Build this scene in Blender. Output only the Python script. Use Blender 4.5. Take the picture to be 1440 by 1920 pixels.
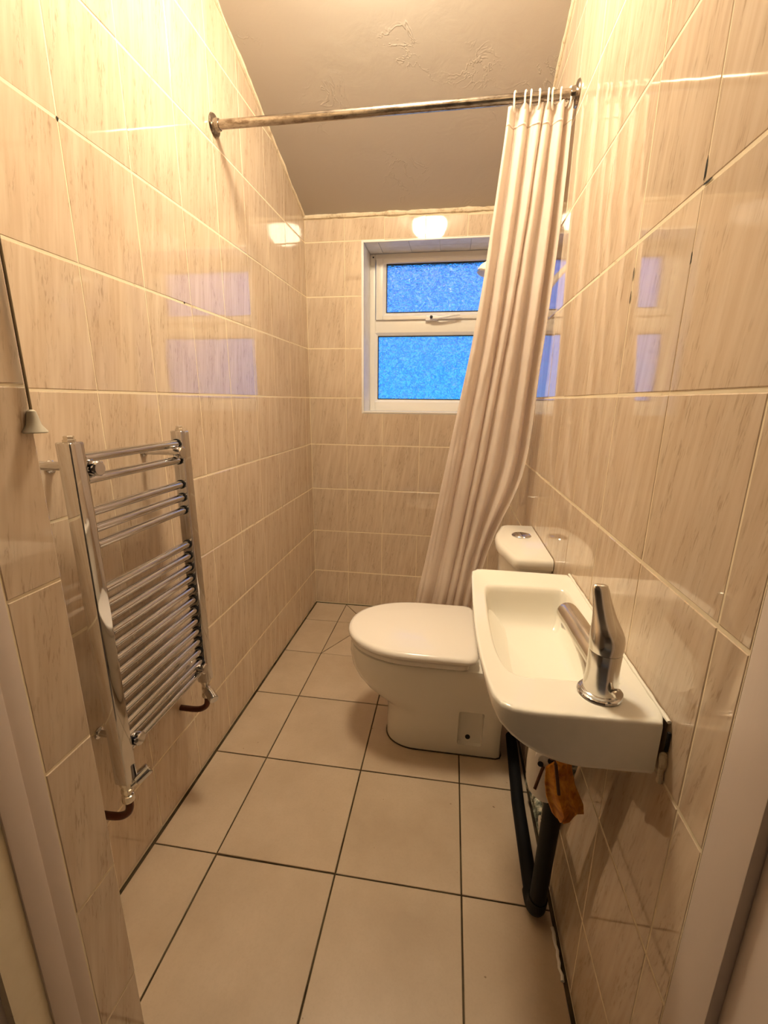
import bpy, bmesh, math, random
from mathutils import Vector, Matrix, noise
random.seed(7)
for o in list(bpy.data.objects):
    bpy.data.objects.remove(o)
scene = bpy.context.scene
COL = scene.collection

# ------------------------------------------------------------------ camera
CAMZ = 1.195
cam_d = bpy.data.cameras.new('camera'); cam = bpy.data.objects.new('camera', cam_d); COL.objects.link(cam)
cam_d.sensor_fit = 'HORIZONTAL'; cam_d.sensor_width = 36.0; cam_d.lens = 815.0 / 1440.0 * 36.0
cam_d.clip_start = 0.02
cx_ = Vector((0.98856975, 0.1504885, 0.00911429))
cy_ = Vector((0.04597999, -0.24336812, -0.96884354))
cz_ = Vector((-0.14358168, 0.95818848, -0.24750582))
M = Matrix((cx_, -cy_, -cz_)).transposed().to_4x4()
M.translation = (0, 0, CAMZ)
cam.matrix_world = M
scene.camera = cam

# ------------------------------------------------------------------ world: blue dusk sky
w = bpy.data.worlds.new('dusk_sky'); scene.world = w; w.use_nodes = True
wn = w.node_tree; wn.nodes.clear()
w_out = wn.nodes.new('ShaderNodeOutputWorld'); w_bg = wn.nodes.new('ShaderNodeBackground')
w_tc = wn.nodes.new('ShaderNodeTexCoord'); w_sep = wn.nodes.new('ShaderNodeSeparateXYZ')
w_rmp = wn.nodes.new('ShaderNodeValToRGB')
w_rmp.color_ramp.elements[0].position = 0.50; w_rmp.color_ramp.elements[0].color = (0.030, 0.37, 0.86, 1)
w_rmp.color_ramp.elements[1].position = 0.68; w_rmp.color_ramp.elements[1].color = (0.14, 0.25, 0.86, 1)
w_map = wn.nodes.new('ShaderNodeMapRange'); w_map.inputs['From Min'].default_value = -1; w_map.inputs['From Max'].default_value = 1
wn.links.new(w_tc.outputs['Generated'], w_sep.inputs[0])
wn.links.new(w_sep.outputs['Z'], w_map.inputs['Value'])
wn.links.new(w_map.outputs[0], w_rmp.inputs[0])
wn.links.new(w_rmp.outputs[0], w_bg.inputs['Color'])
w_bg.inputs['Strength'].default_value = 1.32
wn.links.new(w_bg.outputs[0], w_out.inputs[0])

# ------------------------------------------------------------------ exposure and lamp values
LAMP_COL = (1.0, 0.845, 0.60)
LAMP_STRENGTH = 88.0
vs = scene.view_settings
vs.view_transform = 'Standard'; vs.look = 'None'; vs.gamma = 1.0; vs.use_curve_mapping = False
vs.exposure = 0.42

# ------------------------------------------------------------------ room measures
XL, XR, YB = -0.767, 0.2988, 2.356
YRF = 0.427                     # right wall ends at the door lining
XS, YS, YSF = -0.511, 0.4757, 0.40   # stub wall return face, its far edge, its near edge
SL = 0.376; ZB = 2.076; YFLAT = 1.30
def zc(y): return ZB + SL * (YB - max(y, YFLAT))
ZTOP = zc(0)

# ------------------------------------------------------------------ materials
def mat(name, col=(.8, .8, .8), rough=.5, metal=0., spec=.5, **kw):
    m = bpy.data.materials.new(name); m.use_nodes = True
    b = m.node_tree.nodes['Principled BSDF']
    b.inputs['Base Color'].default_value = (*col, 1); b.inputs['Roughness'].default_value = rough
    b.inputs['Metallic'].default_value = metal; b.inputs['Specular IOR Level'].default_value = spec
    for k, v in kw.items():
        b.inputs[k.replace('_', ' ')].default_value = v
    return m
def nn(m, t, **kw):
    n = m.node_tree.nodes.new(t)
    for k, v in kw.items(): setattr(n, k, v)
    return n
def lk(m, a, b): m.node_tree.links.new(a, b)
def bsdf(m): return m.node_tree.nodes['Principled BSDF']
def ramp(m, src, stops):
    r = nn(m, 'ShaderNodeValToRGB'); e = r.color_ramp.elements
    e[0].position, e[0].color = stops[0][0], (*stops[0][1], 1)
    e[1].position, e[1].color = stops[-1][0], (*stops[-1][1], 1)
    for p, c in stops[1:-1]:
        q = e.new(p); q.color = (*c, 1)
    lk(m, src, r.inputs[0]); return r.outputs[0]
def coords(m, scale=(1, 1, 1), rnd=True, rot=(0, 0, 0)):
    tc = nn(m, 'ShaderNodeTexCoord'); src = tc.outputs['Object']
    if rnd:
        oi = nn(m, 'ShaderNodeObjectInfo'); mu = nn(m, 'ShaderNodeVectorMath', operation='SCALE')
        cb = nn(m, 'ShaderNodeCombineXYZ')
        for i, k in enumerate((7.3, 13.7, 3.1)):
            mm = nn(m, 'ShaderNodeMath', operation='MULTIPLY'); mm.inputs[1].default_value = k
            lk(m, oi.outputs['Random'], mm.inputs[0]); lk(m, mm.outputs[0], cb.inputs[i])
        ad = nn(m, 'ShaderNodeVectorMath', operation='ADD')
        lk(m, src, ad.inputs[0]); lk(m, cb.outputs[0], ad.inputs[1]); src = ad.outputs[0]
    mp = nn(m, 'ShaderNodeMapping'); mp.inputs['Scale'].default_value = scale; mp.inputs['Rotation'].default_value = rot
    lk(m, src, mp.inputs[0]); return mp.outputs[0]
def noise_tex(m, vec, scale, detail=2, rough=.5, dist=0.):
    n = nn(m, 'ShaderNodeTexNoise'); n.inputs['Scale'].default_value = scale; n.inputs['Detail'].default_value = detail
    n.inputs['Roughness'].default_value = rough; n.inputs['Distortion'].default_value = dist
    lk(m, vec, n.inputs['Vector']); return n.outputs['Fac']
def mix(m, fac, a, b, mode='MIX'):
    x = nn(m, 'ShaderNodeMix', data_type='RGBA', blend_type=mode)
    if isinstance(fac, (int, float)): x.inputs[0].default_value = fac
    else: lk(m, fac, x.inputs[0])
    for i, c in ((6, a), (7, b)):
        if isinstance(c, tuple): x.inputs[i].default_value = (*c, 1)
        else: lk(m, c, x.inputs[i])
    return x.outputs[2]
def mul(m, a, b):
    x = nn(m, 'ShaderNodeMath', operation='MULTIPLY')
    for i, c in enumerate((a, b)):
        if isinstance(c, (int, float)): x.inputs[i].default_value = c
        else: lk(m, c, x.inputs[i])
    return x.outputs[0]
def bump(m, h, strength, dist=.001, base=None):
    b = nn(m, 'ShaderNodeBump'); b.inputs['Strength'].default_value = strength; b.inputs['Distance'].default_value = dist
    lk(m, h, b.inputs['Height'])
    if base is not None: lk(m, base, b.inputs['Normal'])
    lk(m, b.outputs[0], bsdf(m).inputs['Normal']); return b.outputs[0]

# glazed wall tile: cream peach with fine brown vertical streaks
m_tile = mat('glazed_streaked_tile', rough=.04, spec=.95)
v = coords(m_tile, (1, 1, 1), True, (0, 0, math.radians(9)))
mp2 = nn(m_tile, 'ShaderNodeMapping'); mp2.inputs['Scale'].default_value = (260, 36, 30); lk(m_tile, v, mp2.inputs[0])
fine = noise_tex(m_tile, mp2.outputs[0], 1.0, 3, .6, .4)
mp3 = nn(m_tile, 'ShaderNodeMapping'); mp3.inputs['Scale'].default_value = (34, 7, 4); lk(m_tile, v, mp3.inputs[0])
clus = noise_tex(m_tile, mp3.outputs[0], 1.0, 2, .5, .3)
mp4 = nn(m_tile, 'ShaderNodeMapping'); mp4.inputs['Scale'].default_value = (75, 5, 4); lk(m_tile, v, mp4.inputs[0])
band = noise_tex(m_tile, mp4.outputs[0], 1.0, 2, .55)
base = ramp(m_tile, band, [(.30, (.60, .465, .34)), (.5, (.655, .525, .395)), (.72, (.71, .59, .46))])
base = mix(m_tile, mul(m_tile, ramp(m_tile, clus, [(.40, (0, 0, 0)), (.75, (1, 1, 1))]), .38), base, (.50, .375, .26))
streak = mul(m_tile, ramp(m_tile, fine, [(.53, (0, 0, 0)), (.66, (1, 1, 1))]), ramp(m_tile, clus, [(.44, (0, 0, 0)), (.60, (1, 1, 1))]))
base = mix(m_tile, mul(m_tile, streak, .46), base, (.28, .185, .11))
lk(m_tile, base, bsdf(m_tile).inputs['Base Color'])
wav = noise_tex(m_tile, v, 9.0, 1)
bump(m_tile, wav, .25, .0012)

m_grout = mat('cream_grout', (.80, .68, .50), .75, spec=.2)
v = coords(m_grout, rnd=False)
lk(m_grout, ramp(m_grout, noise_tex(m_grout, v, 14, 5, .7), [(.27, (.40, .29, .17)), (.36, (.80, .69, .50)), (.7, (.86, .76, .58))]), bsdf(m_grout).inputs['Base Color'])

m_ftile = mat('matt_beige_floor_tile', rough=.38, spec=.35)
v = coords(m_ftile)
f1 = noise_tex(m_ftile, v, 5, 4, .6); f2 = noise_tex(m_ftile, v, 160, 3, .6); f3 = noise_tex(m_ftile, v, 60, 2, .5)
c = ramp(m_ftile, f1, [(.32, (.47, .365, .26)), (.68, (.57, .455, .335))])
c = mix(m_ftile, mul(m_ftile, ramp(m_ftile, f2, [(.45, (0, 0, 0)), (.8, (1, 1, 1))]), .22), c, (.40, .30, .21))
c = mix(m_ftile, ramp(m_ftile, f3, [(.76, (0, 0, 0)), (.79, (1, 1, 1))]), c, (.26, .19, .12))
lk(m_ftile, c, bsdf(m_ftile).inputs['Base Color'])
bump(m_ftile, f2, .10, .0006)
m_fgrout = mat('dark_floor_grout', (.06, .042, .022), .9, spec=.1)
v = coords(m_fgrout, rnd=False)
lk(m_fgrout, ramp(m_fgrout, noise_tex(m_fgrout, v, 9, 4, .6), [(.35, (.035, .022, .01)), (.7, (.13, .10, .06))]), bsdf(m_fgrout).inputs['Base Color'])

m_ceil = mat('trowelled_plaster', (.54, .49, .44), .85, spec=.15)
v = coords(m_ceil, rnd=False)
n1 = noise_tex(m_ceil, v, 11, 6, .55, .6); n2 = noise_tex(m_ceil, v, 7.5, 4, .6, 1.0)
rid = nn(m_ceil, 'ShaderNodeMath', operation='ABSOLUTE')
sb = nn(m_ceil, 'ShaderNodeMath', operation='SUBTRACT'); sb.inputs[1].default_value = .5; lk(m_ceil, n2, sb.inputs[0]); lk(m_ceil, sb.outputs[0], rid.inputs[0])
rg = ramp(m_ceil, rid.outputs[0], [(0, (1, 1, 1)), (.02, (0, 0, 0))])
msk = ramp(m_ceil, noise_tex(m_ceil, v, 4.0, 1), [(.60, (0, 0, 0)), (.70, (1, 1, 1))])
nb = bump(m_ceil, n1, .30, .005)
bump(m_ceil, mul(m_ceil, rg, msk), .5, .0022, nb)

m_caulk = mat('rough_filler', (.86, .76, .60), .8, spec=.2)
v = coords(m_caulk, rnd=False)
lk(m_caulk, ramp(m_caulk, noise_tex(m_caulk, v, 30, 5, .7), [(.30, (.50, .38, .24)), (.45, (.80, .68, .50)), (.7, (.90, .80, .63))]), bsdf(m_caulk).inputs['Base Color'])
bump(m_caulk, noise_tex(m_caulk, v, 90, 4), .6, .003)

m_gloss = mat('painted_door_wood', (.70, .60, .54), .42, spec=.4)
v = coords(m_gloss, (40, 40, 3), rnd=False)
bump(m_gloss, noise_tex(m_gloss, v, 1, 3), .15, .002)
m_hall = mat('hall_paint', (.45, .40, .35), .8)
m_hallfloor = mat('hall_carpet', (.16, .13, .11), .95)
m_upvc = mat('white_upvc', (.90, .88, .85), .28, spec=.5)
m_upvc_old = mat('aged_upvc', (.86, .82, .75), .32, spec=.45)
m_reveal = mat('white_reveal_lining', (.78, .77, .77), .35, spec=.4)
v = coords(m_reveal)
lk(m_reveal, ramp(m_reveal, noise_tex(m_reveal, v, 12, 4, .6, 1.0), [(.3, (.80, .77, .74)), (.6, (.90, .89, .89))]), bsdf(m_reveal).inputs['Base Color'])
m_gasket_shade = mat('black_gasket_and_shade', (.01, .01, .012), .6)
m_black = mat('black_plastic_pipe', (.005, .005, .006), .6, spec=.15)
v = coords(m_black)
lk(m_black, ramp(m_black, noise_tex(m_black, v, 90, 4, .7), [(.70, (.006, .006, .007)), (.82, (.12, .11, .10))]), bsdf(m_black).inputs['Base Color'])

# patterned window glass
m_glass = mat('obscured_glass', (.86, .95, 1.0), .22, spec=.5)
bsdf(m_glass).inputs['Transmission Weight'].default_value = 1.0; bsdf(m_glass).inputs['IOR'].default_value = 1.45
v = coords(m_glass, (1, 1, 1))
gv = nn(m_glass, 'ShaderNodeTexNoise'); gv.inputs['Scale'].default_value = 40; gv.inputs['Detail'].default_value = 1.0; gv.inputs['Distortion'].default_value = 3.0
lk(m_glass, v, gv.inputs['Vector'])
bump(m_glass, gv.outputs['Fac'], .9, .0060)
lk(m_glass, ramp(m_glass, gv.outputs['Fac'], [(.40, (.30, .55, .90)), (.5, (.62, .85, .98)), (.58, (1, 1, 1))]), bsdf(m_glass).inputs['Base Color'])  # bright and dark streaks of sky light through the relief, put into the tint

m_chrome = mat('chrome', (.64, .64, .66), .06, 1.0)
m_chrome_worn = mat('limescaled_chrome', (.66, .63, .58), .2, 1.0)
v = coords(m_chrome_worn)
sc = noise_tex(m_chrome_worn, v, 140, 5, .7); sc2 = noise_tex(m_chrome_worn, v, 25, 3, .6)
lk(m_chrome_worn, ramp(m_chrome_worn, sc, [(.30, (.15, .15, .15)), (.75, (.25, .25, .25))]), bsdf(m_chrome_worn).inputs['Roughness'])
lk(m_chrome_worn, mix(m_chrome_worn, ramp(m_chrome_worn, sc2, [(.4, (0, 0, 0)), (.7, (.6, .6, .6))]), (.74, .72, .68), (.62, .58, .52)), bsdf(m_chrome_worn).inputs['Base Color'])
bump(m_chrome_worn, sc, .02, .0004)
m_rod = mat('tarnished_chrome_rod', (.50, .45, .40), .22, 1.0)
v = coords(m_rod, (9, 25, 25))
lk(m_rod, ramp(m_rod, noise_tex(m_rod, v, 3, 4, .7), [(.34, (.20, .155, .12)), (.56, (.45, .40, .35))]), bsdf(m_rod).inputs['Base Color'])
m_copper = mat('tarnished_copper', (.075, .022, .012), .38, .55)
m_paintpipe = mat('grimy_painted_pipe', (.3, .3, .25), .6)
v = coords(m_paintpipe, (1, 1, 1))
lk(m_paintpipe, ramp(m_paintpipe, noise_tex(m_paintpipe, v, 38, 5, .7), [(.38, (.03, .035, .03)), (.5, (.20, .22, .17)), (.62, (.62, .58, .48))]), bsdf(m_paintpipe).inputs['Base Color'])
m_rust = mat('rusty_steel', (.10, .04, .02), .7, .4)
m_cer = mat('white_ceramic', (.92, .89, .80), .09, spec=.55)
m_cer2 = mat('white_toilet_ceramic', (.86, .82, .74), .10, spec=.55)
m_seat = mat('white_seat_plastic', (.93, .88, .82), .14, spec=.5)
m_dark = mat('dark_hole', (.01, .008, .006), .8)
m_white = mat('white_plastic', (.82, .79, .74), .35)
m_bell = mat('grey_ivory_plastic', (.55, .51, .41), .45)
m_cord = mat('dirty_cord', (.26, .20, .12), .8)
m_orange = mat('orange_brown_cloth', (.45, .15, .02), .55, spec=.35)
v = coords(m_orange)
lk(m_orange, ramp(m_orange, noise_tex(m_orange, v, 45, 3, .6, .8), [(.30, (.36, .10, .008)), (.50, (.62, .23, .014)), (.72, (.85, .42, .04))]), bsdf(m_orange).inputs['Base Color'])
bump(m_orange, noise_tex(m_orange, v, 60, 4), .3, .002)

# curtain: satin cream cloth
m_curt = mat('cream_satin_curtain', (.95, .87, .80), .42, spec=.4)
bsdf(m_curt).inputs['Sheen Weight'].default_value = .25
v = coords(m_curt, (1, 1, 1))
bump(m_curt, noise_tex(m_curt, v, 26, 4, .6, .6), .35, .006)
tr = nn(m_curt, 'ShaderNodeBsdfTranslucent'); tr.inputs['Color'].default_value = (.95, .86, .78, 1)
mx = nn(m_curt, 'ShaderNodeMixShader'); mx.inputs[0].default_value = .46
out = m_curt.node_tree.nodes['Material Output']
lk(m_curt, bsdf(m_curt).outputs[0], mx.inputs[1]); lk(m_curt, tr.outputs[0], mx.inputs[2]); lk(m_curt, mx.outputs[0], out.inputs[0])

m_lamp = bpy.data.materials.new('lit_opal_diffuser'); m_lamp.use_nodes = True
nt = m_lamp.node_tree; nt.nodes.clear()
e_ = nt.nodes.new('ShaderNodeEmission'); e_.inputs[0].default_value = (*LAMP_COL, 1); e_.inputs[1].default_value = LAMP_STRENGTH
oo = nt.nodes.new('ShaderNodeOutputMaterial'); nt.links.new(e_.outputs[0], oo.inputs[0])

# ------------------------------------------------------------------ mesh helpers
def link(name, mesh, m=None, parent=None, smooth=False):
    o = bpy.data.objects.new(name, mesh); COL.objects.link(o)
    if m is not None and not mesh.materials: mesh.materials.append(m)
    if parent is not None: o.parent = parent
    if smooth:
        for p in mesh.polygons: p.use_smooth = True
    return o
def pyd(name, vs_, fs, m=None, parent=None, smooth=False):
    me = bpy.data.meshes.new(name); me.from_pydata([tuple(p) for p in vs_], [], fs); me.validate()
    b = bmesh.new(); b.from_mesh(me); bmesh.ops.recalc_face_normals(b, faces=b.faces); b.to_mesh(me); b.free()
    return link(name, me, m, parent, smooth)
def autosmooth(o, deg=35):
    b = bmesh.new(); b.from_mesh(o.data)
    for f in b.faces: f.smooth = True
    for e in b.edges:
        if len(e.link_faces) == 2 and e.calc_face_angle(0) > math.radians(deg): e.smooth = False
    b.to_mesh(o.data); b.free(); return o
def boxes(name, lst, m, parent=None, bevel=0., segs=2):
    b = bmesh.new()
    for (x0, y0, z0, x1, y1, z1) in lst:
        t = bmesh.new(); bmesh.ops.create_cube(t, size=1)
        for q in t.verts: q.co = Vector(((x0 + x1) / 2 + q.co.x * (x1 - x0), (y0 + y1) / 2 + q.co.y * (y1 - y0), (z0 + z1) / 2 + q.co.z * (z1 - z0)))
        if bevel: bmesh.ops.bevel(t, geom=t.edges[:], offset=bevel, segments=segs, affect='EDGES', profile=.6)
        tm = bpy.data.meshes.new('tmp'); t.to_mesh(tm); t.free(); b.from_mesh(tm); bpy.data.meshes.remove(tm)
    me = bpy.data.meshes.new(name); b.to_mesh(me); b.free()
    o = link(name, me, m, parent)
    return autosmooth(o) if bevel else o
def prism_yz(name, poly, x0, x1, m, parent=None):
    n = len(poly); V = [(x0, y, z) for y, z in poly] + [(x1, y, z) for y, z in poly]
    F = [list(range(n)), list(range(2 * n - 1, n - 1, -1))] + [[i, (i + 1) % n, n + (i + 1) % n, n + i] for i in range(n)]
    return pyd(name, V, F, m, parent)
def frames(path):
    P = [Vector(p) for p in path]; T = []
    for i in range(len(P)):
        a = P[max(i - 1, 0)]; c = P[min(i + 1, len(P) - 1)]; T.append((c - a).normalized())
    up = Vector((0, 0, 1)) if abs(T[0].z) < .9 else Vector((1, 0, 0))
    nrm = (up - T[0] * up.dot(T[0])).normalized(); out = []
    for i, t in enumerate(T):
        nrm = (nrm - t * nrm.dot(t)).normalized(); out.append((P[i], nrm, t.cross(nrm)))
    return out
def smooth_path(pts, sub=6):
    P = [Vector(p) for p in pts]; out = []
    for i in range(len(P) - 1):
        p0 = P[max(i - 1, 0)]; p1 = P[i]; p2 = P[i + 1]; p3 = P[min(i + 2, len(P) - 1)]
        for k in range(sub):
            t = k / sub
            out.append(.5 * ((2 * p1) + (p2 - p0) * t + (2 * p0 - 5 * p1 + 4 * p2 - p3) * t * t + (3 * p1 - p0 - 3 * p2 + p3) * t ** 3))
    out.append(P[-1]); return out
def tube(name, path, r, m, parent=None, n=16, sx=1., sy=1., cap=True):
    fr = frames(path); V = []; F = []
    for i, (p, a, b) in enumerate(fr):
        rr = r[i] if isinstance(r, (list, tuple)) else r
        for k in range(n):
            th = 2 * math.pi * k / n; V.append(p + a * math.cos(th) * rr * sx + b * math.sin(th) * rr * sy)
    for i in range(len(fr) - 1):
        for k in range(n):
            F.append([i * n + k, i * n + (k + 1) % n, (i + 1) * n + (k + 1) % n, (i + 1) * n + k])
    if cap: F += [list(range(n))[::-1], [(len(fr) - 1) * n + k for k in range(n)]]
    o = pyd(name, V, F, m, parent); return autosmooth(o, 40)
def lathe(name, prof, m, parent=None, origin=(0, 0, 0), axis=(0, 0, 1), n=32, sm=38):
    ax = Vector(axis).normalized(); q = Vector((0, 0, 1)).rotation_difference(ax); V = []; F = []
    for r, z in prof:
        for k in range(n):
            th = 2 * math.pi * k / n; V.append(Vector(origin) + q @ Vector((r * math.cos(th), r * math.sin(th), z)))
    for i in range(len(prof) - 1):
        for k in range(n):
            F.append([i * n + k, i * n + (k + 1) % n, (i + 1) * n + (k + 1) % n, (i + 1) * n + k])
    F += [list(range(n))[::-1], [(len(prof) - 1) * n + k for k in range(n)]]
    o = pyd(name, V, F, m, parent); return autosmooth(o, sm)
def loft(name, rings, m, parent=None, sm=35, cap0=True, cap1=True):
    n = len(rings[0]); V = [p for r in rings for p in r]; F = []
    for i in range(len(rings) - 1):
        for k in range(n):
            F.append([i * n + k, i * n + (k + 1) % n, (i + 1) * n + (k + 1) % n, (i + 1) * n + k])
    if cap0: F.append(list(range(n))[::-1])
    if cap1: F.append([(len(rings) - 1) * n + k for k in range(n)])
    o = pyd(name, V, F, m, parent); return autosmooth(o, sm)
def empty(name, loc=(0, 0, 0)):
    # parts are modelled in room coordinates, so the empty stays at the origin of the group
    o = bpy.data.objects.new(name, None); COL.objects.link(o); o.empty_display_size = .05
    return o
def tag(o, label, cat, group=None):
    o['label'] = label; o['category'] = cat
    if group: o['group'] = group
    return o
def struct(o, label=None):
    o['kind'] = 'structure'
    if label: o['label'] = label
    return o
def rebase(root, loc):
    # put the empty at the thing's base, leave the parts where they are
    root.location = loc
    inv = Matrix.Translation(-Vector(loc))
    for c in COL.objects:
        if c.parent is root: c.matrix_parent_inverse = inv

# tiles: chamfered slab from a 2D outline; local x,y in the face, z outward
def inset(poly, du, dv=None):
    """shrink an outline: vertical edges move in by du, horizontal ones by dv"""
    dv = du if dv is None else dv
    n = len(poly); out = []
    for i in range(n):
        p0 = Vector(poly[i - 1]); p1 = Vector(poly[i]); p2 = Vector(poly[(i + 1) % n])
        e1 = (p1 - p0).normalized(); e2 = (p2 - p1).normalized()
        n1 = Vector((-e1.y, e1.x)); n2 = Vector((-e2.y, e2.x))
        d1 = abs(n1.x) * du + abs(n1.y) * dv; d2 = abs(n2.x) * du + abs(n2.y) * dv
        det = n1.x * n2.y - n1.y * n2.x
        if abs(det) < .05: out.append(p1 + n1 * d1)
        else: out.append(p1 + Vector(((d1 * n2.y - n1.y * d2) / det, (n1.x * d2 - d1 * n2.x) / det)))
    return out
tile_cache = {}
def tile(poly, basis, origin, m, parent, thick=.008, cham=.0014, gap=.0021, name='tile', jit=0.0003):
    """poly: counter-clockwise 2D outline on the wall; basis: (u, v, w) world axes; origin: wall plane point"""
    a = 0
    for i in range(len(poly)):
        x0, y0 = poly[i]; x1, y1 = poly[(i + 1) % len(poly)]; a += x0 * y1 - x1 * y0
    if abs(a) / 2 < 2e-4: return None
    cxx = (min(p[0] for p in poly) + max(p[0] for p in poly)) / 2; cyy = (min(p[1] for p in poly) + max(p[1] for p in poly)) / 2
    loc = [(round(p[0] - cxx, 4), round(p[1] - cyy, 4)) for p in poly]
    key = (tuple(loc), m.name, thick, cham, gap)
    if key not in tile_cache:
        gv_ = gap * (1.15 if m is m_tile else 1); gu_ = gap * (.42 if m is m_tile else 1)
        A = inset(loc, gu_, gv_); B = inset(loc, gu_ + cham, gv_ + cham)
        n = len(A)
        V = [(p.x, p.y, -thick) for p in A] + [(p.x, p.y, -cham * .7) for p in A] + [(p.x, p.y, 0) for p in B]
        F = [[i, (i + 1) % n, n + (i + 1) % n, n + i] for i in range(n)] + [[n + i, n + (i + 1) % n, 2 * n + (i + 1) % n, 2 * n + i] for i in range(n)]
        F += [[2 * n + i for i in range(n)], list(range(n))[::-1]]
        me = bpy.data.meshes.new(name); me.from_pydata(V, [], F); me.materials.append(m); tile_cache[key] = me
    o = bpy.data.objects.new(name, tile_cache[key]); COL.objects.link(o); o.parent = parent
    u, v_, w_ = (Vector(q) for q in basis)
    R = Matrix((u, v_, w_)).transposed()
    tilt = Matrix.Rotation(random.gauss(0, jit * 4), 3, 'X') @ Matrix.Rotation(random.gauss(0, jit * 4), 3, 'Y')
    Mw = (R @ tilt).to_4x4(); Mw.translation = Vector(origin) + u * cxx + v_ * cyy + w_ * random.uniform(-jit, jit)
    o.matrix_world = Mw
    return o
def clip(poly, a, b, c):
    """keep a*x+b*y<=c"""
    out = []
    for i in range(len(poly)):
        p = poly[i]; q = poly[(i + 1) % len(poly)]
        dp = a * p[0] + b * p[1] - c; dq = a * q[0] + b * q[1] - c
        if dp <= 0: out.append(p)
        if (dp < 0 < dq) or (dq < 0 < dp):
            t = dp / (dp - dq); out.append((p[0] + (q[0] - p[0]) * t, p[1] + (q[1] - p[1]) * t))
    return out

# ------------------------------------------------------------------ shell
ROWS = [.004] + [.209 + .25 * k for k in range(11)]
EPS = .0007
# left wall
wl = struct(prism_yz('wall_left', [(YS, 0), (YB + .26, 0), (YB + .26, zc(YB + .26)), (YFLAT, ZTOP), (YS, ZTOP)], XL - .10, XL - EPS, m_grout), 'left wall of glossy cream streaked tiles')
cols = [YS] + [.68 + .2 * k for k in range(9)] + [YB]
def ceil_clip(poly, sgn):
    poly = clip(poly, 0, 1, ZTOP - .006)
    return clip(poly, SL * sgn, 1, ZB + SL * YB - .008)
for i in range(len(cols) - 1):
    for j in range(len(ROWS) - 1):
        p = [(cols[i], ROWS[j]), (cols[i + 1], ROWS[j]), (cols[i + 1], ROWS[j + 1]), (cols[i], ROWS[j + 1])]
        p = ceil_clip(p, 1)
        if len(p) > 2: tile(p, ((0, 1, 0), (0, 0, 1), (1, 0, 0)), (XL, 0, 0), m_tile, wl)
# right wall
wr = struct(prism_yz('wall_right', [(YRF, 0), (YB + .26, 0), (YB + .26, zc(YB + .26)), (YFLAT, ZTOP), (YRF, ZTOP)], XR + EPS, XR + .10, m_grout), 'right wall of glossy cream streaked tiles')
cols = [YRF, .481] + [.681 + .2 * k for k in range(9)] + [YB]
for i in range(len(cols) - 1):
    for j in range(len(ROWS) - 1):
        p = [(-cols[i + 1], ROWS[j]), (-cols[i], ROWS[j]), (-cols[i], ROWS[j + 1]), (-cols[i + 1], ROWS[j + 1])]
        p = ceil_clip(p, -1)
        if len(p) > 2: tile(p, ((0, -1, 0), (0, 0, 1), (-1, 0, 0)), (XR, 0, 0), m_tile, wr)
# back wall with the window opening
WX0, WX1, WZ0, WZ1 = -.467, .232, 1.141, 1.948
y0 = YB + EPS; y1 = YB + .26
wb = struct(boxes('wall_back', [(XL - EPS, y0, 0, WX0 - .012, y1, 2.08), (WX1 + .012, y0, 0, XR + EPS, y1, 2.08),
                         (WX0 - .012, y0, 0, WX1 + .012, y1, WZ0 - .012), (WX0 - .012, y0, WZ1 + .012, WX1 + .012, y1, 2.08)], m_grout), 'tiled end wall holding the window')
cols = [XL] + [-.564 + .2 * k for k in range(5)] + [XR]
for i in range(len(cols) - 1):
    for j in range(len(ROWS) - 1):
        a, b_, c_, d_ = cols[i], cols[i + 1], ROWS[j], min(ROWS[j + 1], ZB - .012 - (.5 * .006 * (i + 1)))
        if c_ >= d_: continue
        # parts of the rectangle outside the opening, kept as one outline
        ox0, ox1, oz0, oz1 = max(a, WX0 - .006), min(b_, WX1 + .006), max(c_, WZ0 - .006), min(d_, WZ1 + .008)
        B_ = ((1, 0, 0), (0, 0, 1), (0, -1, 0)); O_ = (0, YB, 0)
        if ox0 >= ox1 or oz0 >= oz1:
            polys = [[(a, c_), (b_, c_), (b_, d_), (a, d_)]]
        else:
            polys = []
            fl = ox0 > a + 1e-6; fr_ = ox1 < b_ - 1e-6; fb = oz0 > c_ + 1e-6; ft = oz1 < d_ - 1e-6
            if fl and fb: polys = [[(a, c_), (b_, c_), (b_, oz0), (ox0, oz0), (ox0, d_), (a, d_)]]
            elif fr_ and fb: polys = [[(a, c_), (b_, c_), (b_, d_), (ox1, d_), (ox1, oz0), (a, oz0)]]
            elif fb: polys = [[(a, c_), (b_, c_), (b_, oz0), (a, oz0)]]
            elif fl: polys = [[(a, c_), (ox0, c_), (ox0, d_), (a, d_)]]
            elif fr_: polys = [[(ox1, c_), (b_, c_), (b_, d_), (ox1, d_)]]
            elif ft: polys = [[(a, oz1), (b_, oz1), (b_, d_), (a, d_)]]
        for p in polys: tile(p, B_, O_, m_tile, wb)
# stub wall between the door and the left wall
ws = struct(boxes('wall_front', [(XL - .10, .30, 0, XS - EPS, YS - .001, ZTOP), (XS - EPS, .30, 2.08, XR + .10, YRF - .02, ZTOP)], m_grout), 'short stub wall beside the doorway')
for j in range(len(ROWS) - 1):
    t0, t1 = ROWS[j], min(ROWS[j + 1], ZTOP - .005)
    if j == 0: t0 = .004
    tile([(YSF, t0), (YS, t0), (YS, t1), (YSF, t1)], ((0, 1, 0), (0, 0, 1), (1, 0, 0)), (XS, 0, 0), m_tile, ws, gap=.0014)

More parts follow.
